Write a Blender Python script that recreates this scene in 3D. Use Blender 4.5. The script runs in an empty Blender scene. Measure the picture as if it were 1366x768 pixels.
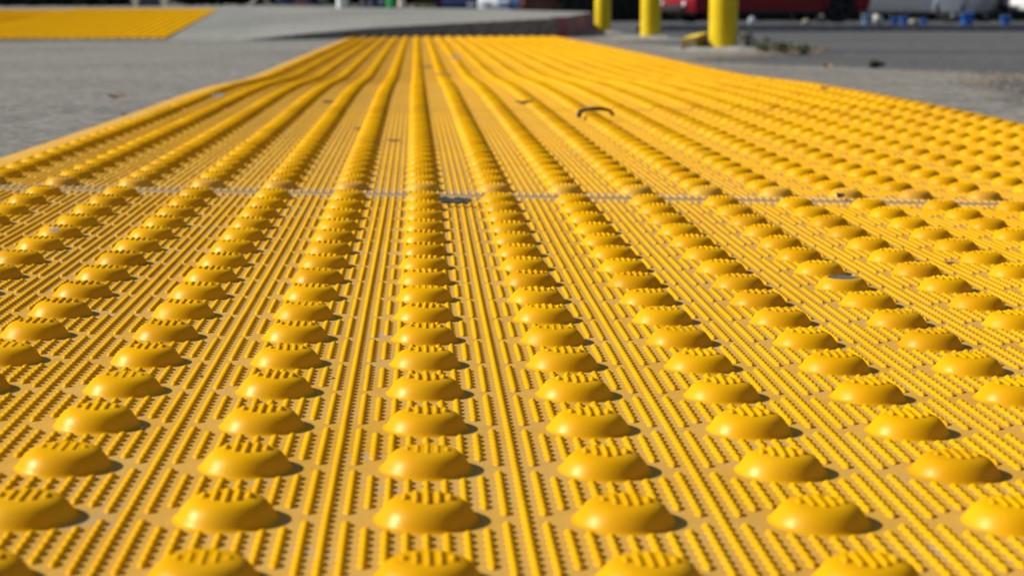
import bpy, bmesh, math, random
import numpy as np
from mathutils import Vector, Matrix

rng = random.Random(7)
nrng = np.random.default_rng(7)
S = bpy.context.scene
COL = S.collection
R = math.radians

# ------------------------------------------------------------------ camera
FPX, PITCH, YAW, CAMH = 2381.9, 0.158170, 0.053723, 0.15684     # pixels of the 1366 px photograph, radians, metres
cam_d = bpy.data.cameras.new('camera')
cam = bpy.data.objects.new('camera', cam_d)
COL.objects.link(cam)
cam_d.sensor_fit = 'HORIZONTAL'
cam_d.sensor_width = 36.0
cam_d.lens = FPX / 1366.0 * 36.0
cam_d.clip_start = 0.02
cam_d.clip_end = 2000
cam.location = (0, 0, CAMH)
cam.rotation_euler = (math.pi / 2 - PITCH, 0, -YAW)
cam_d.dof.use_dof = True
cam_d.dof.focus_distance = 0.84
cam_d.dof.aperture_fstop = 20.0
S.camera = cam

# ------------------------------------------------------------------ sky, sun, exposure
SUN_EL, SUN_AZ = R(35), R(8)            # the sun stands to the left, a little beyond the mat
sun_vec = Vector((-math.cos(SUN_EL) * math.cos(SUN_AZ), math.cos(SUN_EL) * math.sin(SUN_AZ), math.sin(SUN_EL)))
world = bpy.data.worlds.new('World')
S.world = world
world.use_nodes = True
wn = world.node_tree
wn.nodes.clear()
sky = wn.nodes.new('ShaderNodeTexSky')
sky.sky_type = 'NISHITA'
sky.sun_disc = False
sky.sun_elevation = SUN_EL
sky.sun_rotation = math.atan2(sun_vec.x, sun_vec.y)
sky.air_density = 1.0
sky.dust_density = 1.0
bg = wn.nodes.new('ShaderNodeBackground')
bg.inputs['Strength'].default_value = 0.060
wo = wn.nodes.new('ShaderNodeOutputWorld')
wn.links.new(sky.outputs[0], bg.inputs[0])
wn.links.new(bg.outputs[0], wo.inputs[0])
sun_d = bpy.data.lights.new('sun', 'SUN')
sun_d.energy = 4.6
sun_d.angle = R(0.55)
sun_d.color = (1.0, 0.945, 0.86)
sun = bpy.data.objects.new('sun', sun_d)
COL.objects.link(sun)
sun.rotation_euler = sun_vec.to_track_quat('Z', 'Y').to_euler()
S.view_settings.view_transform = 'Standard'
S.view_settings.look = 'None'
S.view_settings.gamma = 1.0
S.view_settings.use_curve_mapping = False
S.view_settings.exposure = 0.20
S.render.resolution_x = 1024
S.render.resolution_y = 575


# ------------------------------------------------------------------ pixel helpers (the distance always comes from the ground)
_F = np.array([math.sin(YAW) * math.cos(PITCH), math.cos(YAW) * math.cos(PITCH), -math.sin(PITCH)])
_R = np.array([math.cos(YAW), -math.sin(YAW), 0.0])
_U = np.cross(_R, _F)


def ray(x, y):
    return _F + _R * (x - 683) / FPX - _U * (y - 384) / FPX


def px_x(x, Y):                                            # world X of image column x at distance Y
    r = ray(x, 30)
    return float(r[0] / r[1] * Y)


# ------------------------------------------------------------------ lie of the land
PK = np.array([(-6, .0055), (0.2, .0049), (0.63, .0035), (0.94, .0013), (1.2, .0005), (1.40, .0019), (1.453, .0022), (1.60, .0020), (1.78, .0018),
               (2.0, .0012), (2.57, 0), (3.04, -.0008), (3.5, -.0045), (3.8, -.0105), (4.2, -.0190), (4.6, -.0217), (5.25, -.0225), (7.3, -.026),
               (10.3, -.037), (11.2, -.041), (14, -.051), (20, -.098), (35, -.220), (70, -.50), (150, -1.3), (900, -4)])
WK = np.array([(-6, 1), (1.453, 1), (2.0, .55), (2.6, .2), (4.2, 0), (900, 0)])


def sm(t):
    t = np.clip(t, 0, 1)
    return t * t * (3 - 2 * t)


_yy = np.concatenate([np.arange(-6, 16, .01), np.arange(16, 901, 1.0)])
_pp = np.interp(_yy, PK[:, 0], PK[:, 1])
_k = np.exp(-np.linspace(-2.2, 2.2, 33) ** 2)
_k /= _k.sum()
_n = len(np.arange(-6, 16, .01))
_ps = _pp.copy()
_ps[16:_n - 16] = np.convolve(_pp[:_n], _k, 'same')[16:_n - 16]


def lie(x, y):
    """height of the walking surface (the top of the mat) at a point of the plan"""
    x = np.asarray(x, float)
    y = np.asarray(y, float)
    z = np.interp(y, _yy, _ps)
    w = np.interp(y, WK[:, 0], WK[:, 1])
    z = z - 0.022 * w * np.clip(x, -1.6, 1.6)
    left = np.clip(-x, 0, 1.6)
    z = z - 0.016 * left * sm((y - 3.0) / 6.0) * (1 - sm((y - 30) / 30))
    return z


def ground_z(x, y):
    return lie(x, y) - 0.006


def on(x, y):
    """the point of the ground seen at a pixel"""
    r = ray(x, y)
    ys = np.concatenate([np.arange(.3, 15, .005), np.arange(15, 120, .05)])
    X = r[0] / r[1] * ys
    Z = CAMH + r[2] / r[1] * ys
    g = lie(X, ys)
    i = int(np.argmax(Z < g))
    return Vector((float(X[i]), float(ys[i]), float(g[i])))


# ------------------------------------------------------------------ material helpers
def new_mat(name):
    m = bpy.data.materials.new(name)
    m.use_nodes = True
    nt = m.node_tree
    b = nt.nodes['Principled BSDF']
    return m, nt, b


def N(nt, typ, **kw):
    n = nt.nodes.new(typ)
    for k, v in kw.items():
        setattr(n, k, v)
    return n


def L(nt, a, b):
    nt.links.new(a, b)


def noise(nt, vec, scale, detail=3.0, rough=0.55):
    n = N(nt, 'ShaderNodeTexNoise')
    n.inputs['Scale'].default_value = scale
    n.inputs['Detail'].default_value = detail
    n.inputs['Roughness'].default_value = rough
    L(nt, vec, n.inputs['Vector'])
    return n.outputs['Fac']


def ramp(nt, fac, stops, interp='LINEAR'):
    n = N(nt, 'ShaderNodeValToRGB')
    cr = n.color_ramp
    cr.interpolation = interp
    while len(cr.elements) < len(stops):
        cr.elements.new(0.5)
    for e, (p, c) in zip(cr.elements, stops):
        e.position = p
        e.color = (*c, 1) if len(c) == 3 else c
    L(nt, fac, n.inputs[0])
    return n.outputs[0]


def mix(nt, fac, a, b, blend='MIX'):
    n = N(nt, 'ShaderNodeMix', data_type='RGBA', blend_type=blend)
    for s, v in ((0, fac), (6, a), (7, b)):
        if isinstance(v, (int, float)):
            n.inputs[s].default_value = v
        elif isinstance(v, tuple):
            n.inputs[s].default_value = (*v, 1) if len(v) == 3 else v
        else:
            L(nt, v, n.inputs[s])
    return n.outputs[2]


def math_n(nt, op, a, b=None, clamp=False):
    n = N(nt, 'ShaderNodeMath', operation=op, use_clamp=clamp)
    for s, v in ((0, a), (1, b)):
        if v is None:
            continue
        if isinstance(v, (int, float)):
            n.inputs[s].default_value = v
        else:
            L(nt, v, n.inputs[s])
    return n.outputs[0]


def world_pos(nt):
    return N(nt, 'ShaderNodeNewGeometry').outputs['Position']


def bump(nt, b, height, strength, dist):
    n = N(nt, 'ShaderNodeBump')
    n.inputs['Strength'].default_value = strength
    n.inputs['Distance'].default_value = dist
    L(nt, height, n.inputs['Height'])
    L(nt, n.outputs[0], b.inputs['Normal'])


MATS = {}


def simple(name, col, rough=0.5, metal=0.0, var=0.12, scale=8.0, spec=0.5, bumps=0.0, coat=0.0):
    if name in MATS:
        return MATS[name]
    m, nt, b = new_mat(name)
    p = N(nt, 'ShaderNodeTexCoord').outputs['Object']
    f = noise(nt, p, scale, 4)
    dk = tuple(c * (1 - var) for c in col)
    lt = tuple(min(1, c * (1 + var)) for c in col)
    L(nt, ramp(nt, f, [(0.3, dk), (0.7, lt)]), b.inputs['Base Color'])
    b.inputs['Roughness'].default_value = rough
    b.inputs['Metallic'].default_value = metal
    b.inputs['Specular IOR Level'].default_value = spec
    if coat:
        b.inputs['Coat Weight'].default_value = coat
        b.inputs['Coat Roughness'].default_value = 0.05
    if bumps:
        bump(nt, b, noise(nt, p, scale * 6, 3), bumps, 0.01)
    MATS[name] = m
    return m


YEL_DARK, YEL, YEL_LT = (0.66, 0.322, 0.0001), (0.76, 0.378, 0.0001), (0.79, 0.41, 0.0002)
DUST = (0.60, 0.42, 0.23)


def seam_band(nt, pos):
    """grit that has gathered along the first joint between the panels (world Y about 1.45 to 1.53)"""
    sp = N(nt, 'ShaderNodeSeparateXYZ')
    L(nt, pos, sp.inputs[0])
    a = math_n(nt, 'SUBTRACT', sp.outputs['Y'], 1.461)
    a = math_n(nt, 'ABSOLUTE', a)
    a = math_n(nt, 'DIVIDE', a, 0.042)
    a = math_n(nt, 'SUBTRACT', 1.0, a, True)
    n = noise(nt, pos, 22, 3)
    n = math_n(nt, 'MULTIPLY', n, 2.6)
    return math_n(nt, 'MULTIPLY', a, n, True)


def traffic(nt, pos):
    """grime trodden in by feet and wheels, in uneven patches drawn out along the mat"""
    mp = N(nt, 'ShaderNodeMapping')
    mp.inputs['Scale'].default_value = (2.4, 0.9, 1.0)
    L(nt, pos, mp.inputs['Vector'])
    a = ramp(nt, noise(nt, mp.outputs[0], 2.6, 6, .68), [(0.44, (0, 0, 0)), (0.66, (1, 1, 1))])
    f = ramp(nt, noise(nt, pos, 60, 4, .7), [(0.35, (.35, .35, .35)), (0.65, (1, 1, 1))])
    return math_n(nt, 'MULTIPLY', a, f)


def mat_yellow(name='yellow_polymer', spec=0.025, rough=0.06):
    m, nt, b = new_mat(name)
    pos = world_pos(nt)
    base = ramp(nt, noise(nt, pos, 30, 4), [(0.25, YEL_DARK), (0.5, YEL), (0.8, YEL_LT)])
    oi = N(nt, 'ShaderNodeObjectInfo').outputs['Random']
    tint = ramp(nt, oi, [(0, (0.86, 0.83, 0.85)), (0.35, (1, 1, 1)), (1, (1, 1.03, 1))])
    base = mix(nt, 1.0, base, tint, 'MULTIPLY')
    # scuffs and small dark specks
    sc = ramp(nt, noise(nt, pos, 420, 2), [(0.70, (0, 0, 0)), (0.78, (1, 1, 1))])
    msk = ramp(nt, noise(nt, pos, 18, 2), [(0.5, (0, 0, 0)), (0.66, (1, 1, 1))])
    fac = math_n(nt, 'MULTIPLY', sc, msk)
    fac = math_n(nt, 'MULTIPLY', fac, 0.75)
    base = mix(nt, fac, base, (0.22, 0.13, 0.04))
    d = seam_band(nt, pos)
    base = mix(nt, math_n(nt, 'MULTIPLY', d, 0.25), base, DUST)
    thin = ramp(nt, noise(nt, pos, 55, 3), [(0.52, (0, 0, 0)), (0.75, (1, 1, 1))])
    base = mix(nt, math_n(nt, 'MULTIPLY', thin, 0.10), base, (0.60, 0.38, 0.06))
    gr = traffic(nt, pos)
    base = mix(nt, math_n(nt, 'MULTIPLY', gr, 0.22), base, (0.40, 0.20, 0.02))
    L(nt, base, b.inputs['Base Color'])
    r = ramp(nt, noise(nt, pos, 70, 3), [(0.3, (0.26,) * 3), (0.75, (0.40,) * 3)])
    L(nt, math_n(nt, 'ADD', r, rough), b.inputs['Roughness'])
    b.inputs['Specular IOR Level'].default_value = 0.0
    bump(nt, b, noise(nt, pos, 900, 3), 0.10, 0.0006)
    gl = N(nt, 'ShaderNodeBsdfGlossy')
    gl.inputs['Color'].default_value = (1.0, 0.90, 0.60, 1)
    L(nt, math_n(nt, 'ADD', r, rough), gl.inputs['Roughness'])
    L(nt, b.inputs['Normal'].links[0].from_socket, gl.inputs['Normal'])
    mx = N(nt, 'ShaderNodeMixShader')
    mx.inputs[0].default_value = spec
    L(nt, b.outputs[0], mx.inputs[1])
    L(nt, gl.outputs[0], mx.inputs[2])
    L(nt, mx.outputs[0], nt.nodes['Material Output'].inputs['Surface'])
    return m


def mat_base():
    m, nt, b = new_mat('dusty_yellow_base')
    pos = world_pos(nt)
    c = ramp(nt, noise(nt, pos, 14, 4), [(0.3, (0.63, 0.345, 0.035)), (0.5, (0.67, 0.385, 0.06)), (0.72, (0.65, 0.40, 0.10))])
    g = ramp(nt, noise(nt, pos, 1400, 2), [(0.35, (0.88, 0.86, 0.84)), (0.65, (1.06, 1.06, 1.06))])
    c = mix(nt, 1.0, c, g, 'MULTIPLY')
    # grey rubbed patches
    gp = math_n(nt, 'MULTIPLY', ramp(nt, noise(nt, pos, 38, 4, .6), [(0.61, (0, 0, 0)), (0.72, (1, 1, 1))]), 0.65)
    c = mix(nt, gp, c, (0.42, 0.36, 0.30))
    sp = ramp(nt, noise(nt, pos, 330, 2), [(0.74, (0, 0, 0)), (0.80, (1, 1, 1))])
    c = mix(nt, math_n(nt, 'MULTIPLY', sp, 0.6), c, (0.16, 0.12, 0.09))
    d = seam_band(nt, pos)
    c = mix(nt, math_n(nt, 'MULTIPLY', d, 0.7), c, (0.45, 0.37, 0.27))
    gr = traffic(nt, pos)
    c = mix(nt, math_n(nt, 'MULTIPLY', gr, 0.42), c, (0.36, 0.25, 0.13))
    L(nt, c, b.inputs['Base Color'])
    b.inputs['Roughness'].default_value = 0.62
    b.inputs['Specular IOR Level'].default_value = 0.05
    bump(nt, b, noise(nt, pos, 1500, 3), 0.25, 0.0005)
    return m


def mat_ground(name, c0, c1, c2, speck=110, big=0.7, stain=(0.1, 0.1, 0.1), stain_amt=0.35, bump_s=0.6, coarse=.33, sand=False):
    m, nt, b = new_mat(name)
    pos = world_pos(nt)
    c = ramp(nt, noise(nt, pos, speck, 5, .7), [(0.34, c0), (0.5, c1), (0.66, c2)])
    v = N(nt, 'ShaderNodeTexVoronoi')
    v.inputs['Scale'].default_value = speck * 0.9
    L(nt, pos, v.inputs['Vector'])
    vv = ramp(nt, v.outputs['Color'], [(0.0, (0.45, 0.45, 0.46)), (0.45, (1, 1, 1)), (1, (1.45, 1.43, 1.38))])
    c = mix(nt, 0.75, c, vv, 'MULTIPLY')
    if coarse:
        cs = ramp(nt, noise(nt, pos, speck * coarse, 4, .65), [(0.36, (0.58, 0.58, 0.6)), (0.5, (1, 1, 1)), (0.66, (1.30, 1.29, 1.25))])
        c = mix(nt, 1.0, c, cs, 'MULTIPLY')
    if sand:
        sf = ramp(nt, noise(nt, pos, 2.2, 5, .7), [(0.50, (0, 0, 0)), (0.62, (1, 1, 1))])
        c = mix(nt, math_n(nt, 'MULTIPLY', sf, 0.7), c, (0.27, 0.225, 0.155))
    bigf = ramp(nt, noise(nt, pos, big, 5, .6), [(0.3, (0.80, 0.80, 0.81)), (0.7, (1.12, 1.11, 1.08))])
    c = mix(nt, 1.0, c, bigf, 'MULTIPLY')
    st = ramp(nt, noise(nt, pos, 3.3, 5, .65), [(0.56, (0, 0, 0)), (0.74, (1, 1, 1))])
    c = mix(nt, math_n(nt, 'MULTIPLY', st, stain_amt), c, stain)
    L(nt, c, b.inputs['Base Color'])
    b.inputs['Roughness'].default_value = 0.88
    b.inputs['Specular IOR Level'].default_value = 0.25
    bump(nt, b, noise(nt, pos, speck * 1.2, 4, .7), bump_s, 0.004)
    return m


M_YEL = mat_yellow()
M_RIB = mat_yellow('yellow_rib_polymer', 0.008, 0.15)
M_BASE = mat_base()
M_ASPH = mat_ground('asphalt', (0.085, 0.085, 0.09), (0.115, 0.114, 0.117), (0.15, 0.147, 0.145), 90, 0.5, (0.06, 0.06, 0.062), .4)
M_CONC = mat_ground('worn_concrete', (0.135, 0.13, 0.117), (0.245, 0.236, 0.212), (0.34, 0.326, 0.292), 120, 0.8, (0.20, 0.19, 0.175), .45)
M_STRIP = mat_ground('dirty_concrete', (0.17, 0.163, 0.15), (0.245, 0.235, 0.212), (0.33, 0.31, 0.27), 100, 1.6, (0.12, 0.115, 0.105), .55, sand=True)
M_SIDE = mat_ground('pale_sidewalk_concrete', (0.21, 0.212, 0.19), (0.26, 0.262, 0.24), (0.30, 0.30, 0.275), 60, 0.6, (0.19, 0.185, 0.17), .5, .3, 0)
M_KERB = mat_ground('grimy_kerb_concrete', (0.12, 0.12, 0.12), (0.17, 0.167, 0.163), (0.22, 0.215, 0.205), 60, 1.5, (0.09, 0.09, 0.09), .3, .4, 0)


# ------------------------------------------------------------------ object helpers
def tag(o, label=None, cat=None, group=None, kind=None):
    if label:
        o['label'] = label
    if cat:
        o['category'] = cat
    if group:
        o['group'] = group
    if kind:
        o['kind'] = kind
    return o


def empty(name, loc, rz=0.0):
    o = bpy.data.objects.new(name, None)
    o.empty_display_size = 0.05
    COL.objects.link(o)
    o.location = loc
    o.rotation_euler = (0, 0, rz)
    return o


def link(name, me, mat=None, parent=None, loc=None, rot=None):
    o = bpy.data.objects.new(name, me)
    COL.objects.link(o)
    if mat is not None and len(me.materials) == 0:
        for mm in (mat if isinstance(mat, (list, tuple)) else [mat]):
            me.materials.append(mm)
    if parent is not None:
        o.parent = parent
    if loc is not None:
        o.location = loc
    if rot is not None:
        o.rotation_euler = rot
    return o


def smooth(me, on_=True):
    me.polygons.foreach_set('use_smooth', [on_] * len(me.polygons))
    return me


def mesh_np(name, V, Q, smooth_=True):
    """a mesh from arrays: V (n,3), Q (m,4) quads"""
    V = np.ascontiguousarray(V, dtype=np.float32)
    Q = np.ascontiguousarray(Q, dtype=np.int32)
    me = bpy.data.meshes.new(name)
    me.vertices.add(len(V))
    me.vertices.foreach_set('co', V.ravel())
    k = Q.shape[1]
    me.loops.add(Q.size)
    me.loops.foreach_set('vertex_index', Q.ravel())
    me.polygons.add(len(Q))
    me.polygons.foreach_set('loop_start', np.arange(0, Q.size, k, dtype=np.int32))
    me.polygons.foreach_set('use_smooth', np.full(len(Q), smooth_, dtype=bool))
    me.update(calc_edges=True)
    me.validate()
    return me


def grid_mesh(name, xs, ys, zf, skirt=None, smooth_=True):
    X, Y = np.meshgrid(xs, ys)
    Z = zf(X, Y)
    V = np.stack([X, Y, Z], -1).reshape(-1, 3)
    nx, ny = len(xs), len(ys)
    i = np.arange(nx * ny).reshape(ny, nx)
    Q = np.stack([i[:-1, :-1], i[:-1, 1:], i[1:, 1:], i[1:, :-1]], -1).reshape(-1, 4)
    if skirt:
        ring = np.concatenate([i[0, :], i[1:, -1], i[-1, ::-1][1:], i[::-1, 0][1:-1]])
        W = V[ring].copy()
        W[:, 2] -= skirt
        b0 = len(V)
        V = np.concatenate([V, W])
        n = len(ring)
        a = np.arange(n)
        a2 = (a + 1) % n
        Q = np.concatenate([Q, np.stack([ring[a2], ring[a], b0 + a, b0 + a2], -1)])
    return mesh_np(name, V, Q, smooth_)


def bm_mesh(name, bm, smooth_=False):
    me = bpy.data.meshes.new(name)
    bmesh.ops.recalc_face_normals(bm, faces=bm.faces)
    bm.to_mesh(me)
    bm.free()
    if smooth_:
        smooth(me)
    return me


def add_box(bm, c, s, rot=None, bev=0.0):
    r = bmesh.ops.create_cube(bm, size=1.0)
    vs = r['verts']
    bmesh.ops.scale(bm, vec=s, verts=vs)
    if bev > 0:
        es = list({e for v in vs for e in v.link_edges})
        rb = bmesh.ops.bevel(bm, geom=es, offset=bev, segments=2, affect='EDGES')
        vs = list({v for f in rb['faces'] for v in f.verts} | {v for v in vs if v.is_valid})
    if rot is not None:
        bmesh.ops.rotate(bm, cent=(0, 0, 0), matrix=rot, verts=vs)
    bmesh.ops.translate(bm, vec=c, verts=vs)
    return vs


def box_mesh(name, c, s, rot=None, bev=0.0):
    bm = bmesh.new()
    add_box(bm, c, s, rot, bev)
    return bm_mesh(name, bm)


def lathe_np(prof, seg, close_top=True):
    """profile [(r, z)...] from the rim inwards; returns V, Q"""
    prof = np.array(prof)
    a = np.linspace(0, 2 * math.pi, seg, endpoint=False)
    V = np.concatenate([np.stack([r * np.cos(a), r * np.sin(a), np.full(seg, z)], -1) for r, z in prof])
    Q = []
    for k in range(len(prof) - 1):
        for j in range(seg):
            j2 = (j + 1) % seg
            Q.append((k * seg + j, k * seg + j2, (k + 1) * seg + j2, (k + 1) * seg + j))
    return V, np.array(Q)


def lathe(name, prof, seg=24, smooth_=True):
    V, Q = lathe_np(prof, seg)
    return mesh_np(name, V, Q, smooth_)


def tube(name, pts, rad, seg=8):
    """a tapered tube through points"""
    pts = [Vector(p) for p in pts]
    rad = rad if isinstance(rad, (list, tuple)) else [rad] * len(pts)
    V, Q = [], []
    up = Vector((0.12, 0.3, 1)).normalized()
    for i, p in enumerate(pts):
        t = (pts[min(i + 1, len(pts) - 1)] - pts[max(i - 1, 0)]).normalized()
        u = t.cross(up)
        if u.length < 1e-4:
            u = t.cross(Vector((1, 0, 0)))
        u.normalize()
        v = t.cross(u)
        for j in range(seg):
            a = 2 * math.pi * j / seg
            V.append(p + (u * math.cos(a) + v * math.sin(a)) * rad[i])
    for i in range(len(pts) - 1):
        for j in range(seg):
            j2 = (j + 1) % seg
            Q.append((i * seg + j, i * seg + j2, (i + 1) * seg + j2, (i + 1) * seg + j))
    for e, s in ((0, 1), ((len(pts) - 1) * seg, -1)):
        c = len(V)
        V.append(sum((V[e + j] for j in range(seg)), Vector()) / seg)
        for j in range(seg):
            Q.append((c, e + (j + 1) % seg, e + j, c) if s > 0 else (c, e + j, e + (j + 1) % seg, c))
    me = bpy.data.meshes.new(name)
    me.from_pydata([tuple(v) for v in V], [], [tuple(dict.fromkeys(q)) for q in Q])
    return smooth(me)


# ------------------------------------------------------------------ the setting: asphalt, concrete, sidewalk
gx = np.unique(np.concatenate([np.linspace(-3, 5, 81), np.linspace(-30, 40, 71), np.linspace(-400, 500, 31)]))
gy = np.unique(np.concatenate([np.linspace(-4, 16, 161), np.linspace(16, 90, 75), np.linspace(90, 900, 30)]))
g = link('ground', grid_mesh('ground', gx, gy, lambda x, y: ground_z(x, y) - .006), M_ASPH)
tag(g, 'dark grey asphalt of the parking lot', kind='structure')

# concrete apron under the mat and to its left
ax = np.concatenate([np.linspace(-14, -2, 30), np.linspace(-1.9, 0.7, 60)])
ay = np.concatenate([np.linspace(-3, 11.2, 180)])
pv = link('pavement', grid_mesh('pavement', ax, ay, lambda x, y: ground_z(x, y) - .0015), M_CONC)
tag(pv, 'light grey concrete pavement beside the mat', kind='structure')

# the rough strip of concrete along the right edge of the mat, with a broken outer edge
sy = np.linspace(-3, 15.5, 700)
edge = 1.10 + 0.05 * np.sin(sy * 1.7 + .6) + 0.06 * np.sin(sy * 4.1) + 0.02 * np.sin(sy * 13.7 + 1) + nrng.normal(0, .008, len(sy))
edge = edge + 0.40 * np.exp(-((sy - 4.55) / .55) ** 2) - 0.08 * np.exp(-((sy - 6.0) / .5) ** 2)
for by in (7.15, 10.1, 12.4):
    edge = edge + 0.42 * np.exp(-((sy - by) / .62) ** 2)
nt_ = 10
T = np.linspace(0, 1, nt_)
X_ = 0.72 + (edge[:, None] - 0.72) * T[None, :]
Y_ = np.repeat(sy[:, None], nt_, 1)
Z_ = ground_z(X_, Y_) + .0015
Z_[:, -1] -= .012
Z_ += 0.0015 * np.sin(X_ * 31 + Y_ * 9) * (T[None, :] > .15) * (T[None, :] < .95)
i_ = np.arange(len(sy) * nt_).reshape(len(sy), nt_)
Q_ = np.stack([i_[:-1, :-1], i_[:-1, 1:], i_[1:, 1:], i_[1:, :-1]], -1).reshape(-1, 4)
st = link('concrete_strip', mesh_np('concrete_strip', np.stack([X_, Y_, Z_], -1).reshape(-1, 3), Q_), M_STRIP)
tag(st, 'dirty grey concrete strip with a broken edge beside the mat', kind='structure')


# raised sidewalk beyond the mat: flush on the left where the second mat climbs it, a kerb on the right
def walk_top(x, y):
    x = np.asarray(x, float)
    y = np.asarray(y, float)
    front = np.interp(x, [-12, -1.05, -.69, -.24, .03, .21, .853], [-.066, -.056, -.017, .023, .037, .046, .078])
    back = np.interp(x, [-12, -3.6, -1.7, 0, 1.3], [.085, .098, .115, .105, .094])
    t = np.clip((y - 10.9) / 5.2, 0, 1)
    z = front * (1 - t) + back * t
    return np.where(y > 16.1, z + (y - 16.1) * .0015, z)


def kerb_front(x):
    return 10.62 + 0.10 * np.clip((-x) / 2.0, 0, 1.2)


wx = np.concatenate([np.linspace(-14, -2, 40), np.linspace(-1.9, 0.84, 56)])
wt = np.concatenate([[0, .004, .010, .02], np.linspace(.04, 1, 30)])
Xw = np.repeat(wx[None, :], len(wt), 0)
Yw = kerb_front(Xw) + wt[:, None] * (17.2 - kerb_front(Xw))
Zw = walk_top(Xw, Yw)
Zw[0] -= .010
Zw[1] -= .003
V = np.stack([Xw, Yw, Zw], -1).reshape(-1, 3)
ii = np.arange(V.shape[0]).reshape(len(wt), len(wx))
Q = np.stack([ii[:-1, :-1], ii[:-1, 1:], ii[1:, 1:], ii[1:, :-1]], -1).reshape(-1, 4)
link('sidewalk', mesh_np('sidewalk', V, Q), M_SIDE)
sw = bpy.data.objects['sidewalk']
tag(sw, 'pale raised concrete sidewalk beyond the mat', kind='structure')
# its kerb face
kx = wx
kz = walk_top(kx, kerb_front(kx)) - .010
nrow = 6
Vk = []
for r_ in range(nrow):
    t = r_ / (nrow - 1)
    Vk.append(np.stack([kx, kerb_front(kx) - .012 * t, kz * (1 - t) + (-.16) * t], -1))
Vk = np.concatenate(Vk)
ik = np.arange(len(Vk)).reshape(nrow, len(kx))
Qk = np.stack([ik[:-1, :-1], ik[1:, :-1], ik[1:, 1:], ik[:-1, 1:]], -1).reshape(-1, 4)
kf = link('kerb', mesh_np('kerb', Vk, Qk), M_KERB)
tag(kf, 'dark grimy kerb face rising to the right below the sidewalk', kind='structure')
# the end of the kerb turns back, painted red
pl = [(0.84, 10.62), (0.90, 10.70), (1.00, 11.4), (1.32, 13.6), (1.40, 14.1), (1.36, 14.7), (1.05, 15.6), (0.86, 16.2), (0.84, 17.2)]
bm = bmesh.new()
tops, bots, ins = [], [], []
for x, y in pl:
    z = float(walk_top(min(x, 1.3), y)) - .004
    tops.append(bm.verts.new((x, y, z)))
    bots.append(bm.verts.new((x + .012, y - .012, -.16)))
    ins.append(bm.verts.new((0.80, y + .0, z - .001)))
for a in range(len(pl) - 1):
    bm.faces.new((tops[a], bots[a], bots[a + 1], tops[a + 1]))
    bm.faces.new((tops[a], tops[a + 1], ins[a + 1], ins[a])).material_index = 1
M_RED = simple('faded_red_kerb_paint', (0.26, 0.045, 0.06), .6, var=.35, scale=9)
rk = link('painted_kerb', bm_mesh('painted_kerb', bm), [M_RED, M_SIDE])
tag(rk, 'dull red painted kerb end turning away beside the yellow bollards', kind='structure')
# plaza beyond the sidewalk on the left
pz = link('plaza', grid_mesh('plaza', np.linspace(-40, -0.25, 40), np.linspace(17.15, 60, 40),
                             lambda x, y: walk_top(np.clip(x, -12, 1), np.full_like(y, 17.2)) - .004 + (y - 17.2) * .0012, skirt=1.2), M_CONC)
tag(pz, 'grey paved plaza behind the raised sidewalk', kind='structure')

# low dark blue grey ridge crossing the lot
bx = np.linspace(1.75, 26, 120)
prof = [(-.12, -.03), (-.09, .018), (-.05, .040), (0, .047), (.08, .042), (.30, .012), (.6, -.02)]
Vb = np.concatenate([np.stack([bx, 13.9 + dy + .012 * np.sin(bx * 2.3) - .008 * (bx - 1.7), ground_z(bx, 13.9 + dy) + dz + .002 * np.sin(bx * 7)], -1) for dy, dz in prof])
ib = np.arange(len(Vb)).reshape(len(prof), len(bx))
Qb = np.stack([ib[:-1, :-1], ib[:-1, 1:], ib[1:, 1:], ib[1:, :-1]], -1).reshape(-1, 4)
bo = link('dark_ridge', mesh_np('dark_ridge', Vb, Qb), mat_ground('dark_blue_grey', (0.022, 0.028, 0.038), (0.030, 0.038, 0.052), (0.045, 0.052, 0.066), 60, 1, (0.03, .03, .03), .3))
tag(bo, 'low dark blue grey ridge running across the lot', kind='structure')

# ------------------------------------------------------------------ the mat
P = 0.0597                      # pitch of the domes
COLS = list(range(-6, 14))      # columns of domes, column 0 passes the camera
X0 = 0.0050
SEAM0 = 1.4534
PLEN = 20 * P + 0.0170          # a panel of twenty rows
HALF_IN = 0.0085
XL, XR = X0 - 6.85 * P, X0 + 13.85 * P


def slope(x, y, e=.012):
    gx_ = (float(lie(x + e, y)) - float(lie(x - e, y))) / (2 * e)
    gy_ = (float(lie(x, y + e)) - float(lie(x, y - e))) / (2 * e)
    return (math.atan(gy_), -math.atan(gx_), 0)


def drift(y):
    """the rows of the mat are not laid dead straight"""
    return np.interp(y, [.5, .63, .94, 1.39, 1.8, 3, 5, 10.4], [-.0027, -.0020, -.0010, .0012, .0010, 0, .0025, .0075])


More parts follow.
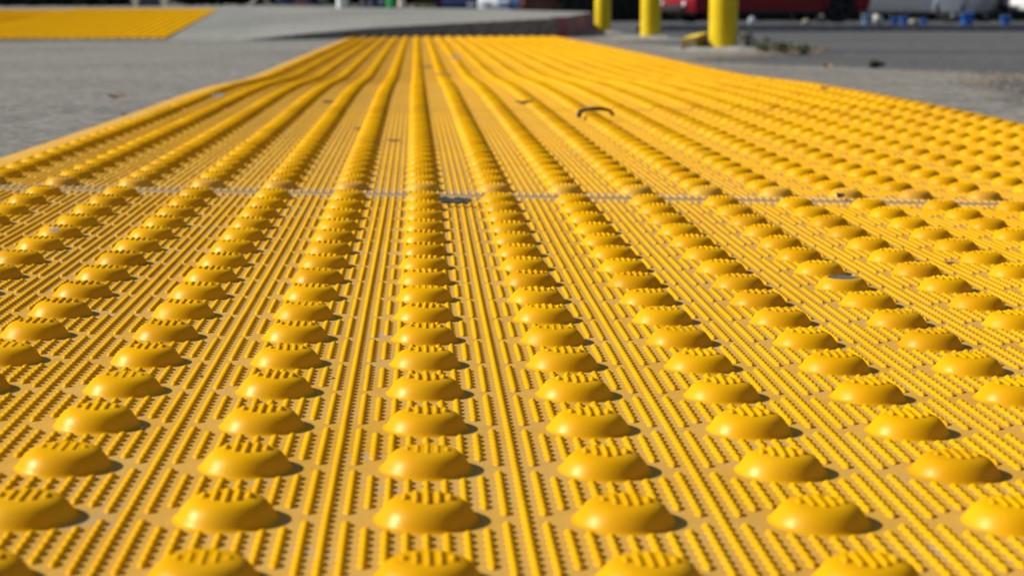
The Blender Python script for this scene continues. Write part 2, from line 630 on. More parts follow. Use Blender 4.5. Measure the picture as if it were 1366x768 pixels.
def rib_arrays(x, y0, y1, w, h, ns, z=0.0, pitch=P / 10, lo=.24, hlo=.22, phase=0.0):
    """one toothed ridge along Y: a row of studs run together. ns samples to a stud, 0 for a plain ridge"""
    if ns == 0:
        ys = np.array([y0, y0 + w, y1 - w, y1])
        m = np.ones(4)
    else:
        n = max(2, int(round((y1 - y0) / pitch)) * ns)
        ys = np.linspace(y0, y1, n + 1)
        fr = ((ys - y0) / ((y1 - y0) / (n / ns))) % 1.0
        m = np.abs(np.sin(math.pi * fr)) ** .85
        m[0] = m[-1] = 0
    ww = w * (lo + (1 - lo) * m)
    hh = h * (hlo + (1 - hlo) * m)
    hh[0] = hh[-1] = h * .15
    if ns == 0:
        cx, cz = np.array([-1, -.45, .45, 1]), np.array([0, .95, .95, 0])
    else:
        cx, cz = np.array([-1, -.62, 0, .62, 1]), np.array([0, .66, 1, .66, 0])
    k = len(cx)
    V = np.empty((len(ys), k, 3))
    V[:, :, 0] = x + ww[:, None] * cx
    V[:, :, 1] = ys[:, None]
    V[:, :, 2] = z + hh[:, None] * cz - (cz == 0) * .0003
    i = np.arange(len(ys) * k).reshape(len(ys), k)
    Q = np.stack([i[:-1, :-1], i[:-1, 1:], i[1:, 1:], i[1:, :-1]], -1).reshape(-1, 4)
    return V.reshape(-1, 3), Q


def gather(parts):
    Vs, Qs, o = [], [], 0
    for v, q in parts:
        Vs.append(v)
        Qs.append(q + o)
        o += len(v)
    return np.concatenate(Vs), np.concatenate(Qs)


DOME = [(17.0, -.12), (16.3, .08), (15.75, .42), (15.25, 1.15), (14.55, 2.3), (13.65, 3.5), (12.65, 4.6), (11.5, 5.5), (10.2, 6.1), (8.8, 6.45), (7.0, 6.62), (4.0, 6.7), (0.01, 6.7)]
DOME_LO = [(16.3, -.1), (15.4, .5), (14.5, 2.2), (13.2, 4.2), (11.5, 5.75), (9.3, 6.55), (0.01, 6.75)]
DOME_FAR = [(16, -.1), (13.9, 3.2), (10.6, 6.3), (0.01, 6.8)]
# the five little ridges on a dome's top: offset and half-length
TOPS = [(-6.7, 2.3), (-3.35, 5.4), (0, 6.9), (3.35, 5.4), (6.7, 2.3)]


def dome_arrays(prof, seg, ns, tops=TOPS, hh=1.22):
    V, Q = lathe_np([(r * .00096, z * .001) for r, z in prof], seg)
    parts = [(V, Q)]
    for x, l in tops:
        if ns is None:
            continue
        parts.append(rib_arrays(x * .001, -l * .001, l * .001, .00132, hh * .001, ns, .0065, .0023, .80, .80))
    global PEG0
    PEG0 = len(Q)
    return gather(parts)


def dome_mesh(*a):
    me = mesh_np('dome', *dome_arrays(*a))
    me.materials.append(M_YEL)
    me.materials.append(M_RIB)
    idx = np.zeros(len(me.polygons), dtype=np.int32)
    idx[PEG0:] = 1
    me.polygons.foreach_set('material_index', idx)
    return me


d_hi = [dome_mesh(DOME, 40, 4)]
d_hi.append(dome_mesh(DOME, 40, 4, [(-6.7, 1.6), (-3.35, 5.0), (0, 6.5), (3.35, 5.6), (6.7, 2.4)], 1.0))
worn_prof = DOME[:8] + [(10.4, 6.0), (9.2, 6.2), (8.4, 6.0), (4.5, 5.95), (0.01, 5.9)]
d_worn = mesh_np('dome', *dome_arrays(worn_prof, 40, None))
d_hi.append(dome_mesh(DOME, 40, 4, [(x, l * .95) for x, l in TOPS], .95))
d_hi.append(dome_mesh(DOME, 40, 4, [(-6.7, 1.9), (-3.35, 4.2), (0, 6.0), (3.35, 4.6), (6.7, 1.2)], .65))
d_chip = dome_mesh(DOME, 40, 4)
d_stub = dome_mesh(DOME, 40, 3, [(x, l * .9) for x, l in TOPS], .55)
d_mid = dome_mesh(DOME_LO, 24, 2)
d_lo = dome_mesh(DOME_LO, 16, 0)
M_SCUFF = simple('scuffed_grey_polymer', (0.12, 0.115, 0.10), .6, var=.5, scale=500)
d_worn.materials.append(M_YEL)
M_SCUFF2 = simple('pale_grey_chip', (0.33, 0.31, 0.26), .7, var=.3, scale=500)
d_worn.materials.append(M_SCUFF)
for p_ in d_worn.polygons:
    if p_.center.z > .0055 and p_.center.xy.length < .0088:
        p_.material_index = 1

d_chip.materials.append(M_SCUFF2)
for p_ in d_chip.polygons:
    a_ = math.degrees(math.atan2(p_.center.y, p_.center.x))
    if -118 < a_ < -84 and .0045 < p_.center.z < .0063 and p_.center.xy.length > .0085:
        p_.material_index = 2
ORD = ['nearest', 'second', 'third', 'fourth', 'fifth', 'sixth', 'seventh', 'eighth', 'ninth']
near_rows = None


def build_panel(idx):
    ya = SEAM0 + (idx - 1) * PLEN
    rows = 20 if idx < 8 else 7
    yb = ya + rows * P + .0170
    oz = float(lie(X0, ya)) - .006
    t = empty('tactile_paving_panel', (X0, ya, oz))
    lab = {0: 'nearest yellow tactile panel, its domes and ribs large in the foreground',
           8: 'short farthest yellow tactile panel, cut off against the dark kerb'}.get(
        idx, f'{ORD[idx]} yellow tactile panel from the camera, along the long mat')
    tag(t, lab, 'tactile paving', 'yellow panels of the long mat')
    org = np.array([X0, ya, oz])
    # plate
    m = .0022                                               # half of the open joint
    xs = np.linspace(XL, XR, 26)
    xs = np.sort(np.concatenate([xs, [XL + .0015, XR - .0015]]))
    ys = np.linspace(ya + m, yb - m, 42)
    jit = nrng.normal(0, .0005)
    twist = nrng.normal(0, .0006)

    def zf(x, y):
        z = lie(x, y)
        ed = np.minimum(np.minimum(x - xs[0], xs[-1] - x), 1)
        return z - .0008 * (ed < .0005)
    me = grid_mesh('plate', xs, ys, zf, skirt=.012)
    co = np.empty(len(me.vertices) * 3, np.float32)
    me.vertices.foreach_get('co', co)
    co = co.reshape(-1, 3)
    co[:, 0] += drift(co[:, 1])
    co = co - org
    me.vertices.foreach_set('co', co.ravel().astype(np.float32))
    link('plate', me, M_BASE, t)
    # ribs between the domes
    w, h = {0: (.00178, .00155), 1: (.00145, .00138)}.get(idx, (.00128, .00140))
    ns = {0: 6, 1: 2, 2: 2}.get(idx, 0)
    parts = []
    for r in range(rows):
        yc = ya + HALF_IN + (r + .5) * P
        if idx == 0 and yc < .34:
            continue
        for c in COLS:
            xc = X0 + c * P
            if idx == 0 and not (-.42 < (xc - .054 * yc) / max(yc, .45) < .44):
                continue
            for k in range(-4, 6):
                xx = xc + k * P / 10
                if k == 5:
                    if c == COLS[-1]:
                        continue
                    g_ = 0.0
                else:
                    xk = k * P / 10
                    g_ = max(.0155 * math.sqrt(max(0, 1 - (xk / .0248) ** 2)), math.sqrt(max(0, .0170 ** 2 - xk ** 2)))
                # the ridge runs from this dome's clearing to the next one's
                y0, y1 = yc + g_, yc + P - g_
                if r == rows - 1:
                    y1 = yb - .0165
                    if y1 - y0 < .003:
                        continue
                if r == 0:
                    ye = yc - g_
                    if ye - (ya + .0095) > .003:
                        parts.append(rib_arrays(xx, ya + .0095, ye, w, h, ns))
                if k == 5 and r < rows - 1:
                    y1 += .0004
                parts.append(rib_arrays(xx, y0, y1, w * rng.uniform(.93, 1.06), h * rng.uniform(.9, 1.08), ns))
    V, Q = gather(parts)
    V[:, 0] += drift(V[:, 1])
    V[:, 2] += lie(V[:, 0], V[:, 1])
    V -= org
    o = link('grip_ribs', mesh_np('grip_ribs', V, Q), M_RIB, t)
    tag(o, kind='stuff')
    # domes: the three hundred that show largest are parts of their own
    spots = []
    for r in range(rows):
        for c in COLS:
            x, y = X0 + c * P, ya + HALF_IN + (r + .5) * P
            x += float(drift(y))
            inx = abs((x - .0537 * y) / max(y, .3)) - .32
            vis = (0 if (inx < 0 and y > .46) else 1)
            spots.append((vis, round(y, 4), abs(c), c, r, x, y))
    spots.sort()
    own = spots[:300] if idx <= 6 else []
    rest = spots[300:] if idx <= 6 else spots
    src = d_hi if idx == 0 else ([d_mid] if idx == 1 else [d_lo])
    for _, _, _, c, r, x, y in own:
        me = src[0] if len(src) == 1 else rng.choices(src, (45, 22, 22, 11))[0]
        if idx == 0 and (c, r) in WORN:
            me = WORN[(c, r)]
        o = bpy.data.objects.new('dome', me)
        COL.objects.link(o)
        o.parent = t
        o.location = (x - org[0], y - org[1], float(lie(x, y)) - org[2])
        sx, sy_, _ = slope(x, y)
        o.rotation_euler = (sx + rng.gauss(0, .006), sy_ + rng.gauss(0, .006), rng.gauss(0, .02))
        s = rng.gauss(1, .008)
        o.scale = (s, s, s * rng.uniform(.955, 1.03))
    if rest:
        far = idx >= 5
        Vd, Qd = dome_arrays(DOME_FAR if far else DOME_LO, 10 if far else 16, None if far else 0)
        parts = []
        for _, _, _, c, r, x, y in rest:
            v = Vd.copy()
            v[:, 0] += x
            v[:, 1] += y
            v[:, 2] += lie(v[:, 0], v[:, 1])
            parts.append((v - org, Qd))
        o = link('dome_field', mesh_np('dome_field', *gather(parts)), M_YEL, t)
        tag(o, kind='stuff')
    return t


# domes of the nearest panel that have lost their ridges (column, row counted from the far joint)
WORN = {(4, 12): d_worn, (-4, 15): d_chip, (-2, 15): d_stub, (0, 11): d_stub, (3, 16): d_stub, (-1, 12): d_stub, (0, 5): d_stub, (2, 9): d_stub}
for i_p in range(9):
    build_panel(i_p)

# grit lying in the first joint
parts = []
cube = np.array([(-1, -1, -1), (1, -1, -1), (1, 1, -1), (-1, 1, -1), (-.7, -.7, 1), (.7, -.6, .8), (.6, .7, 1), (-.7, .6, .7)], float)
cq = np.array([(0, 3, 2, 1), (4, 5, 6, 7), (0, 1, 5, 4), (1, 2, 6, 5), (2, 3, 7, 6), (3, 0, 4, 7)])


def grit(n, fx, fy, s0, s1, zoff=0.0):
    out = []
    for _ in range(n):
        x, y = fx(), fy()
        s = s0 * (s1 / s0) ** rng.random()
        a = rng.uniform(0, 6.28)
        v = cube * np.array([s, s * rng.uniform(.6, 1), s * rng.uniform(.4, .8)])
        v += nrng.normal(0, s * .18, v.shape)
        ca, sa = math.cos(a), math.sin(a)
        v = np.stack([v[:, 0] * ca - v[:, 1] * sa + x, v[:, 0] * sa + v[:, 1] * ca + y, v[:, 2]], -1)
        v[:, 2] += float(lie(x, y)) + zoff + s * .3
        out.append((v, cq))
    return gather(out)


o = link('joint_grit', mesh_np('joint_grit', *grit(900, lambda: rng.uniform(XL, XR), lambda: rng.gauss(SEAM0 + .001, .0040), .0004, .0012, -.0011), False),
         simple('pale_grit', (0.20, 0.185, 0.165), .8, var=.5, scale=400))
tag(o, 'pale grit lying in the joint of the mat', 'grit', kind='stuff')
o = link('mat_grit', mesh_np('mat_grit', *grit(260, lambda: rng.uniform(XL, XR), lambda: rng.uniform(.5, 3.5), .0003, .0011, 0), False),
         simple('dark_grit', (0.16, 0.13, 0.10), .8, var=.5, scale=400))
tag(o, 'small dark crumbs scattered over the yellow mat', 'grit', kind='stuff')

# ------------------------------------------------------------------ the second mat, climbing the sidewalk on the left
FAR_V, FAR_Q = dome_arrays(DOME_FAR, 8, None)
parts = []
for r in range(20):
    for c in range(20):
        v = FAR_V * np.array([1, 1, .9])
        v = v + np.array([(c - 9.5) * P, HALF_IN + (r + .5) * P, .006])
        parts.append((v, FAR_Q))
far_domes = mesh_np('dome_field', *gather(parts))
far_domes.materials.append(M_YEL)
far_plate = box_mesh('plate', (0, PLEN / 2, 0), (1.236, PLEN - .004, .012))
far_plate.materials.append(M_YEL)
names_c = ['rightmost', 'second from the right', 'third from the right']
names_r = ['front row', 'second row', 'third row', 'back row']
y_f0 = 10.80
for ci in range(3):
    for ri in range(4):
        yb0 = y_f0 + ri * PLEN
        # the mat is turned a little to the left
        xc0 = -1.50 - .042 * (yb0 - 11) - 1.239 * (ci + .5)
        z0 = float(walk_top(max(xc0, -3.3), yb0))
        z1 = float(walk_top(max(xc0, -3.3), yb0 + PLEN))
        t = empty('tactile_paving_panel', (xc0, yb0, z0 + .004))
        t.rotation_euler = (math.atan2(z1 - z0, PLEN), 0, .042)
        tag(t, f'yellow tactile panel on the far ramp at left, {names_r[ri]}, {names_c[ci]}', 'tactile paving', 'yellow panels of the far mat')
        link('plate', far_plate, None, t)
        tag(link('dome_field', far_domes, None, t), kind='stuff')

# ------------------------------------------------------------------ bollards
M_BOL, nt_b, b_b = new_mat('yellow_bollard_paint')
pb = N(nt_b, 'ShaderNodeTexCoord').outputs['Object']
cb = ramp(nt_b, noise(nt_b, pb, 9, 4), [(0.3, (0.70, 0.49, 0.002)), (0.7, (0.82, 0.58, 0.003))])
sb_ = ramp(nt_b, noise(nt_b, pb, 26, 5, .7), [(0.60, (0, 0, 0)), (0.68, (1, 1, 1))])
cb = mix(nt_b, math_n(nt_b, 'MULTIPLY', sb_, .6), cb, (0.24, 0.15, 0.05))
L(nt_b, cb, b_b.inputs['Base Color'])
b_b.inputs['Roughness'].default_value = .5
b_b.inputs['Specular IOR Level'].default_value = .25
bump(nt_b, b_b, noise(nt_b, pb, 60, 3), .15, .004)
M_MOUND = mat_ground('footing_concrete', (0.24, 0.235, 0.215), (0.30, 0.292, 0.265), (0.36, 0.345, 0.31), 100, 2.0, (0.2, .18, .15), .4)
post_prof = [(.057, -.05), (.057, .3), (.0572, .98), (.056, 1.0), (.052, 1.025), (.042, 1.045), (.025, 1.058), (.001, 1.062)]
for (px, Y, lab) in ((965, 7.15, 'nearest and tallest looking yellow bollard, with weeds at its right foot'),
                     (868, 10.10, 'middle yellow bollard of the three at the edge of the lot'),
                     (804, 12.40, 'farthest yellow bollard, in front of the red kerb end')):
    x = px_x(px, Y)
    z = float(lie(x, Y)) - .004
    t = empty('bollard', (x, Y, z))
    tag(t, lab, 'bollard', 'yellow bollards in a row')
    o = link('post', lathe('post', post_prof[:3] + post_prof[3:4], 32), M_BOL, t)
    link('cap', lathe('cap', post_prof[3:], 32), M_BOL, t)
    seg = 40
    rr = [(0.0575, .012), (.09, .016), (.16, .010), (.24, .0), (.33, -.008), (.40, -.022)]
    Vm, Qm = lathe_np(rr[::-1], seg)
    ang = np.arctan2(Vm[:, 1], Vm[:, 0])
    rad = np.hypot(Vm[:, 0], Vm[:, 1])
    f = np.where(rad > .07, 1 + .10 * np.sin(ang * 2 + px) + .07 * np.sin(ang * 5 + 1) + .03 * np.sin(ang * 11), 1)
    Vm[:, 0] *= f
    Vm[:, 1] *= f
    Vm[:, 2] += .003 * np.sin(Vm[:, 0] * 30) * (rad > .07)
    link('footing', mesh_np('footing', Vm, Qm), M_MOUND, t)

# a wooden block with a yellow painted top by the nearest bollard
p0 = on(931, 66)
bm = bmesh.new()
pts = [(-.045, -.07, 0), (.045, -.07, 0), (.045, .09, 0), (-.045, .09, 0), (-.045, -.07, .048), (.045, -.07, .060), (.045, .09, .078), (-.045, .09, .066)]
vs = [bm.verts.new(q) for q in pts]
for f_ in ((0, 3, 2, 1), (4, 5, 6, 7), (0, 1, 5, 4), (1, 2, 6, 5), (2, 3, 7, 6), (3, 0, 4, 7)):
    bm.faces.new([vs[k] for k in f_])
bmesh.ops.bevel(bm, geom=list(bm.edges), offset=.004, segments=1, affect='EDGES')
t = empty('wooden_block', (p0.x - .012, 7.16, float(lie(p0.x, 7.0)) - .004), -.5)
t.scale = (.8, .8, .85)
tag(t, 'weathered wooden block with yellow painted top beside the nearest bollard', 'block')
link('block', bm_mesh('block', bm), simple('weathered_wood', (0.16, 0.12, 0.045), .8, var=.4, scale=30), t)
bm = bmesh.new()
vs = [bm.verts.new(q) for q in ((-.041, -.066, .0505), (.041, -.066, .0615), (.041, .086, .0795), (-.041, .086, .0685))]
bm.faces.new(vs)
r_ = bmesh.ops.extrude_face_region(bm, geom=list(bm.faces))
bmesh.ops.translate(bm, vec=(0, 0, .002), verts=[v for v in r_['geom'] if isinstance(v, bmesh.types.BMVert)])
link('painted_top', bm_mesh('painted_top', bm), M_BOL, t)

# ------------------------------------------------------------------ leaves, twigs and crumbs
M_LEAFS = [simple('dry_brown_leaf', (0.16, 0.09, 0.045), .7, var=.35, scale=90), simple('dark_leaf', (0.045, 0.035, 0.022), .6, var=.4, scale=90),
           simple('orange_leaf', (0.26, 0.155, 0.075), .7, var=.3, scale=90), simple('slate_bark', (0.055, 0.055, 0.058), .75, var=.5, scale=160),
           simple('grey_chip', (0.20, 0.22, 0.25), .7, var=.4, scale=90)]


def leaf_mesh(l, w, curl, seed):
    rr = random.Random(seed)
    n = 9
    V, F = [], []
    for i in range(n):
        t = i / (n - 1)
        ww = w * (math.sin(math.pi * min(1, t * 1.05 + .02)) ** .8) * rr.uniform(.85, 1.1) * .5
        zc = curl * l * (4 * (t - .5) ** 2) + rr.uniform(-.02, .02) * l
        for s in (-1, 0, 1):
            V.append((ww * s, (t - .5) * l, zc + abs(s) * curl * w * .7))
    for i in range(n - 1):
        for k in range(2):
            a = i * 3 + k
            F.append((a, a + 1, a + 4, a + 3))
    me = bpy.data.meshes.new('leaf')
    me.from_pydata(V, [], F)
    smooth(me)
    return me


def put_leaf(px, py, wpx, mat, label, rz=1.4, curl=.12, asp=.35, up=.0015, name='dry_leaf', cat='leaf', tilt=-.5):
    p = on(px, py)
    l = wpx / FPX * p.y
    me = leaf_mesh(l, l * asp, curl, int(px * 7 + py))
    o = link(name, me, mat, None, (p.x, p.y, p.z + up), (rng.uniform(-.1, .1), tilt, rz))
    md = o.modifiers.new('thickness', 'SOLIDIFY')
    md.thickness = max(.0004, l * .02)
    return tag(o, label, cat)


p = on(607, 276)
bm = bmesh.new()
bmesh.ops.create_grid(bm, x_segments=14, y_segments=5, size=1)
for v in bm.verts:
    v.co.y *= .7
    ex = 1 + .10 * math.sin(v.co.y * 5 + 1) + .06 * math.sin(v.co.y * 13)
    v.co = Vector((v.co.x * .0112 * ex, v.co.y * (.0055 + .0012 * math.sin(v.co.x * 7)), .0002 * math.sin(v.co.x * 5) + .0002 * math.sin(v.co.y * 6 + v.co.x * 3)))
o = link('bark_flake', bm_mesh('bark_flake', bm), M_LEAFS[3], None, (p.x, p.y, p.z + .0056), (.40, .03, .02))
o.modifiers.new('thickness', 'SOLIDIFY').thickness = .0014
tag(o, 'dark slate grey flake of bark lying across the ribs near the joint', 'bark')
put_leaf(699, 141, 26, M_LEAFS[1], 'dark narrow leaf on the mat left of the curled twig', 1.9, .15, .3, .004)
put_leaf(437, 138, 16, M_LEAFS[1], 'small dark leaf scrap on the left half of the mat', 1.5, .1, .35)
put_leaf(525, 190, 20, M_LEAFS[3], 'thin dark scrap left of the middle row of domes beyond the joint', 1.55, .05, .22, .002, 'bark_scrap', 'bark')
put_leaf(482, 174, 24, M_LEAFS[0], 'faded brown leaf scrap lying between two dome rows', 1.5, .05, .22, .002)
put_leaf(592, 104, 22, M_LEAFS[0], 'brown leaf lying over a dome row halfway along the mat', 1.3, .1, .35, .006)
put_leaf(571, 91, 14, M_LEAFS[0], 'small brown leaf far along the middle of the mat', 1.5, .1, .4, .002)
put_leaf(608, 81, 16, M_LEAFS[4], 'small grey chip on a dome row far along the mat', 1.2, .1, .45, .007, 'grey_chip', 'chip')
put_leaf(292, 130, 20, M_LEAFS[4], 'blue grey chip beside the left edge of the mat', 1.2, .15, .45, .002, 'grey_chip', 'chip')
put_leaf(166, 156, 10, M_LEAFS[1], 'small dark crumb at the left edge of the mat', 1.0, .2, .7, .003)
put_leaf(155, 130, 26, M_LEAFS[0], 'pinkish brown leaf on the pavement left of the mat', 1.5, .12, .4, .001)
put_leaf(3, 243, 9, M_LEAFS[1], 'dark pebble like crumb at the left end of the joint', 1.0, .3, .8, .003)
put_leaf(1122, 268, 13, M_LEAFS[1], 'dark green leaf bud lying in the joint on the right', .6, .3, .8, .003)
put_leaf(1104, 92, 16, M_LEAFS[2], 'orange brown leaf on the concrete strip left of the black lump', 1.2, .25, .6, .004)
put_leaf(790, 39, 18, M_LEAFS[2], 'orange leaf at the left foot of the farthest bollard', 1.0, .3, .7, .01)
put_leaf(1267, 355, 12, M_LEAFS[0], 'tiny brown scrap between domes on the right', 1.3, .1, .5, .002)
put_leaf(1100, 123, 13, M_LEAFS[0], 'small brown crumb near the right edge of the mat', 1.3, .2, .5, .006)
# curled twig
p = on(795, 160)
s = 46 / FPX * p.y
pts = []
for k in range(15):
    a = math.pi * (1.04 - 1.05 * k / 14)
    pts.append((s * .5 * math.cos(a), s * .10 * math.sin(3 * a), .002 + s * .20 * max(0, math.sin(a)) ** .8))
tw = link('curled_twig', tube('curled_twig', pts, [s * (.075 - .025 * k / 14) for k in range(15)], 8), M_LEAFS[1], None, (p.x, p.y, p.z + .004), (.0, 0, .12))
tag(tw, 'black curled twig arching over a dome row on the right', 'twig')

# black rag like lump on the concrete edge at right
p = on(1168, 90)
bm = bmesh.new()
bmesh.ops.create_icosphere(bm, subdivisions=3, radius=.019)
for v in bm.verts:
    n = 1 + .25 * math.sin(v.co.x * 130 + 1) * math.sin(v.co.y * 110) + .2 * math.sin(v.co.z * 160 + v.co.x * 90)
    v.co *= n
    v.co.z *= .55
    v.co.x *= 1.2
o = link('crumpled_rag', bm_mesh('crumpled_rag', bm, True), simple('black_cloth', (0.02, 0.021, 0.018), .85, var=.4, scale=60), None, (p.x, p.y, p.z + .008))
tag(o, 'crumpled black rag on the sandy edge of the concrete strip', 'rag')

# sand and crumbs along the broken edge
def edge_at(y):
    return float(np.interp(y, sy, edge))


def strip_xy():
    y = rng.choice([rng.gauss(4.5, .5), rng.uniform(2.4, 9), rng.gauss(6.6, .5)])
    return edge_at(y) + rng.gauss(-.01, .05), max(2.2, y)


_q = []
for _ in range(3000):
    _q.append(strip_xy())
it = iter(_q)
cur = [0, 0]


def fx():
    cur[0], cur[1] = next(it)
    return cur[0]


o = link('sandy_rubble', mesh_np('sandy_rubble', *grit(3000, fx, lambda: cur[1], .0007, .0024, -.007), False),
         simple('sand', (0.34, 0.27, 0.18), .9, var=.5, scale=60))
tag(o, 'sandy crumbs and gravel along the broken concrete edge', 'gravel', kind='stuff')
# litter of dry leaves beside the nearest bollard
V, F = [], []
for k in range(80):
    x, y = px_x(rng.gauss(1062, 24), 6.6), rng.gauss(6.65, .22)
    z = float(lie(x, y)) + .002 + rng.random() * .012
    l, w_ = rng.uniform(.008, .02), rng.uniform(.004, .009)
    a = rng.uniform(0, 6.28)
    u = Vector((math.cos(a), math.sin(a), rng.uniform(-.3, .3)))
    v = Vector((-math.sin(a), math.cos(a), rng.uniform(-.3, .3)))
    b0 = len(V)
    c = Vector((x, y, z))
    V += [tuple(c - u * l), tuple(c - v * w_), tuple(c + u * l), tuple(c + v * w_)]
    F.append((b0, b0 + 1, b0 + 2, b0 + 3))
me = bpy.data.meshes.new('leaf_litter')
me.from_pydata(V, [], F)
tag(link('leaf_litter', me, M_LEAFS[2]), 'dry orange leaf litter around the weeds', 'leaf litter', kind='stuff')


def weed(px, Y, h, n, spread, label, seed, cols=(0.07, 0.085, 0.02)):
    rr = random.Random(seed)
    x = px_x(px, Y)
    t = empty('weed', (x, Y, float(lie(x, Y)) - .008))
    tag(t, label, 'weed', 'weeds beside the nearest bollard')
    mg = simple('weed_leaf_%d' % (seed % 2), cols, .6, var=.35, scale=40)
    ms = simple('dry_stalk', (0.30, 0.25, 0.15), .8, var=.3, scale=40)
    V, F = [], []
    for k in range(n):
        a = rr.uniform(0, 6.28)
        ln = h * rr.uniform(.5, 1.1)
        tip = Vector((math.cos(a) * spread * rr.random(), math.sin(a) * spread * rr.random() * .7, ln))
        stem = tube('stalk', [(0, 0, 0), tuple(tip * .5 + Vector((0, 0, ln * .1))), tuple(tip)], [.0028, .002, .001], 5)
        link('stalk', stem, ms, t)
        for q in range(16):
            tt = rr.uniform(.15, 1.05)
            c = tip * tt + Vector((rr.gauss(0, .006), rr.gauss(0, .006), rr.gauss(0, .004)))
            l = rr.uniform(.008, .02)
            d = Vector((rr.gauss(0, 1), rr.gauss(0, 1), rr.gauss(.3, .7))).normalized()
            e = d.orthogonal().normalized() * l * .35
            b0 = len(V)
            V += [tuple(c), tuple(c + d * l * .5 + e), tuple(c + d * l), tuple(c + d * l * .5 - e)]
            F.append((b0, b0 + 1, b0 + 2, b0 + 3))
    me = bpy.data.meshes.new('leaves')
    me.from_pydata(V, [], F)
    link('leaves', me, mg, t)


weed(998, 7.05, .085, 7, .03, 'tall dry grey weed close to the right side of the nearest bollard', 1, (0.10, 0.095, 0.06))
weed(1022, 6.95, .045, 14, .07, 'low green weed second from the nearest bollard', 2)
weed(1046, 6.85, .035, 12, .07, 'low dark weed in the middle of the leaf litter', 4)
weed(1072, 6.75, .028, 12, .07, 'rightmost low weed at the end of the leaf litter', 6)

# ------------------------------------------------------------------ cars
M_TYRE = simple('tyre_rubber', (0.018, 0.018, 0.019), .85, var=.2)
M_RIM = simple('alloy_rim', (0.90, 0.91, 0.92), .38, 1.0, var=.03)
M_GLASS = simple('car_glass', (0.012, 0.014, 0.016), .06, var=.05, spec=.8)
M_TRIM = simple('black_trim', (0.015, 0.015, 0.016), .55, var=.1)
M_LAMP = simple('headlamp_glass', (0.88, 0.89, 0.90), .12, 0.0, var=.03, spec=1.0)
M_TAIL = simple('tail_lamp_red', (0.45, 0.01, 0.012), .15, var=.05)
M_PLATE = simple('number_plate', (0.7, 0.7, 0.66), .5, var=.03)

tyre_p = [(.20, -.095), (.27, -.105), (.305, -.10), (.322, -.075), (.325, 0), (.322, .075), (.305, .10), (.27, .105), (.20, .095)]
tyre_me = lathe('tyre', tyre_p, 32)
tyre_me.materials.append(M_TYRE)
rim_parts = [lathe_np([(.212, -.09), (.212, .085), (.198, .09), (.19, .07), (.188, -.05)], 32)]
hubV, hubQ = lathe_np([(.055, .02), (.055, .075), (.03, .088), (.001, .09)], 16)
rim_parts.append((hubV, hubQ))
for k in range(5):
    a = 2 * math.pi * k / 5
    for da in (-.12, .12):
        b = np.array([(-.016, .03, .045), (.016, .03, .045), (.020, .195, .055), (-.020, .195, .055), (-.012, .03, .082), (.012, .03, .082), (.015, .195, .078), (-.015, .195, .078)])
        ca, sa = math.cos(a + da), math.sin(a + da)
        b = np.stack([b[:, 0] * ca - b[:, 1] * sa, b[:, 0] * sa + b[:, 1] * ca, b[:, 2]], -1)
        rim_parts.append((b, cq))
rim_me = mesh_np('rim', *gather(rim_parts), False)
rim_me.materials.append(M_RIM)
rim_dark = rim_me.copy()
rim_dark.materials.clear()
rim_dark.materials.append(M_TRIM)
disc_me = lathe('brake_disc', [(.16, -.02), (.16, .01), (.05, .012), (.001, .012)], 24)
disc_me.materials.append(M_TRIM)


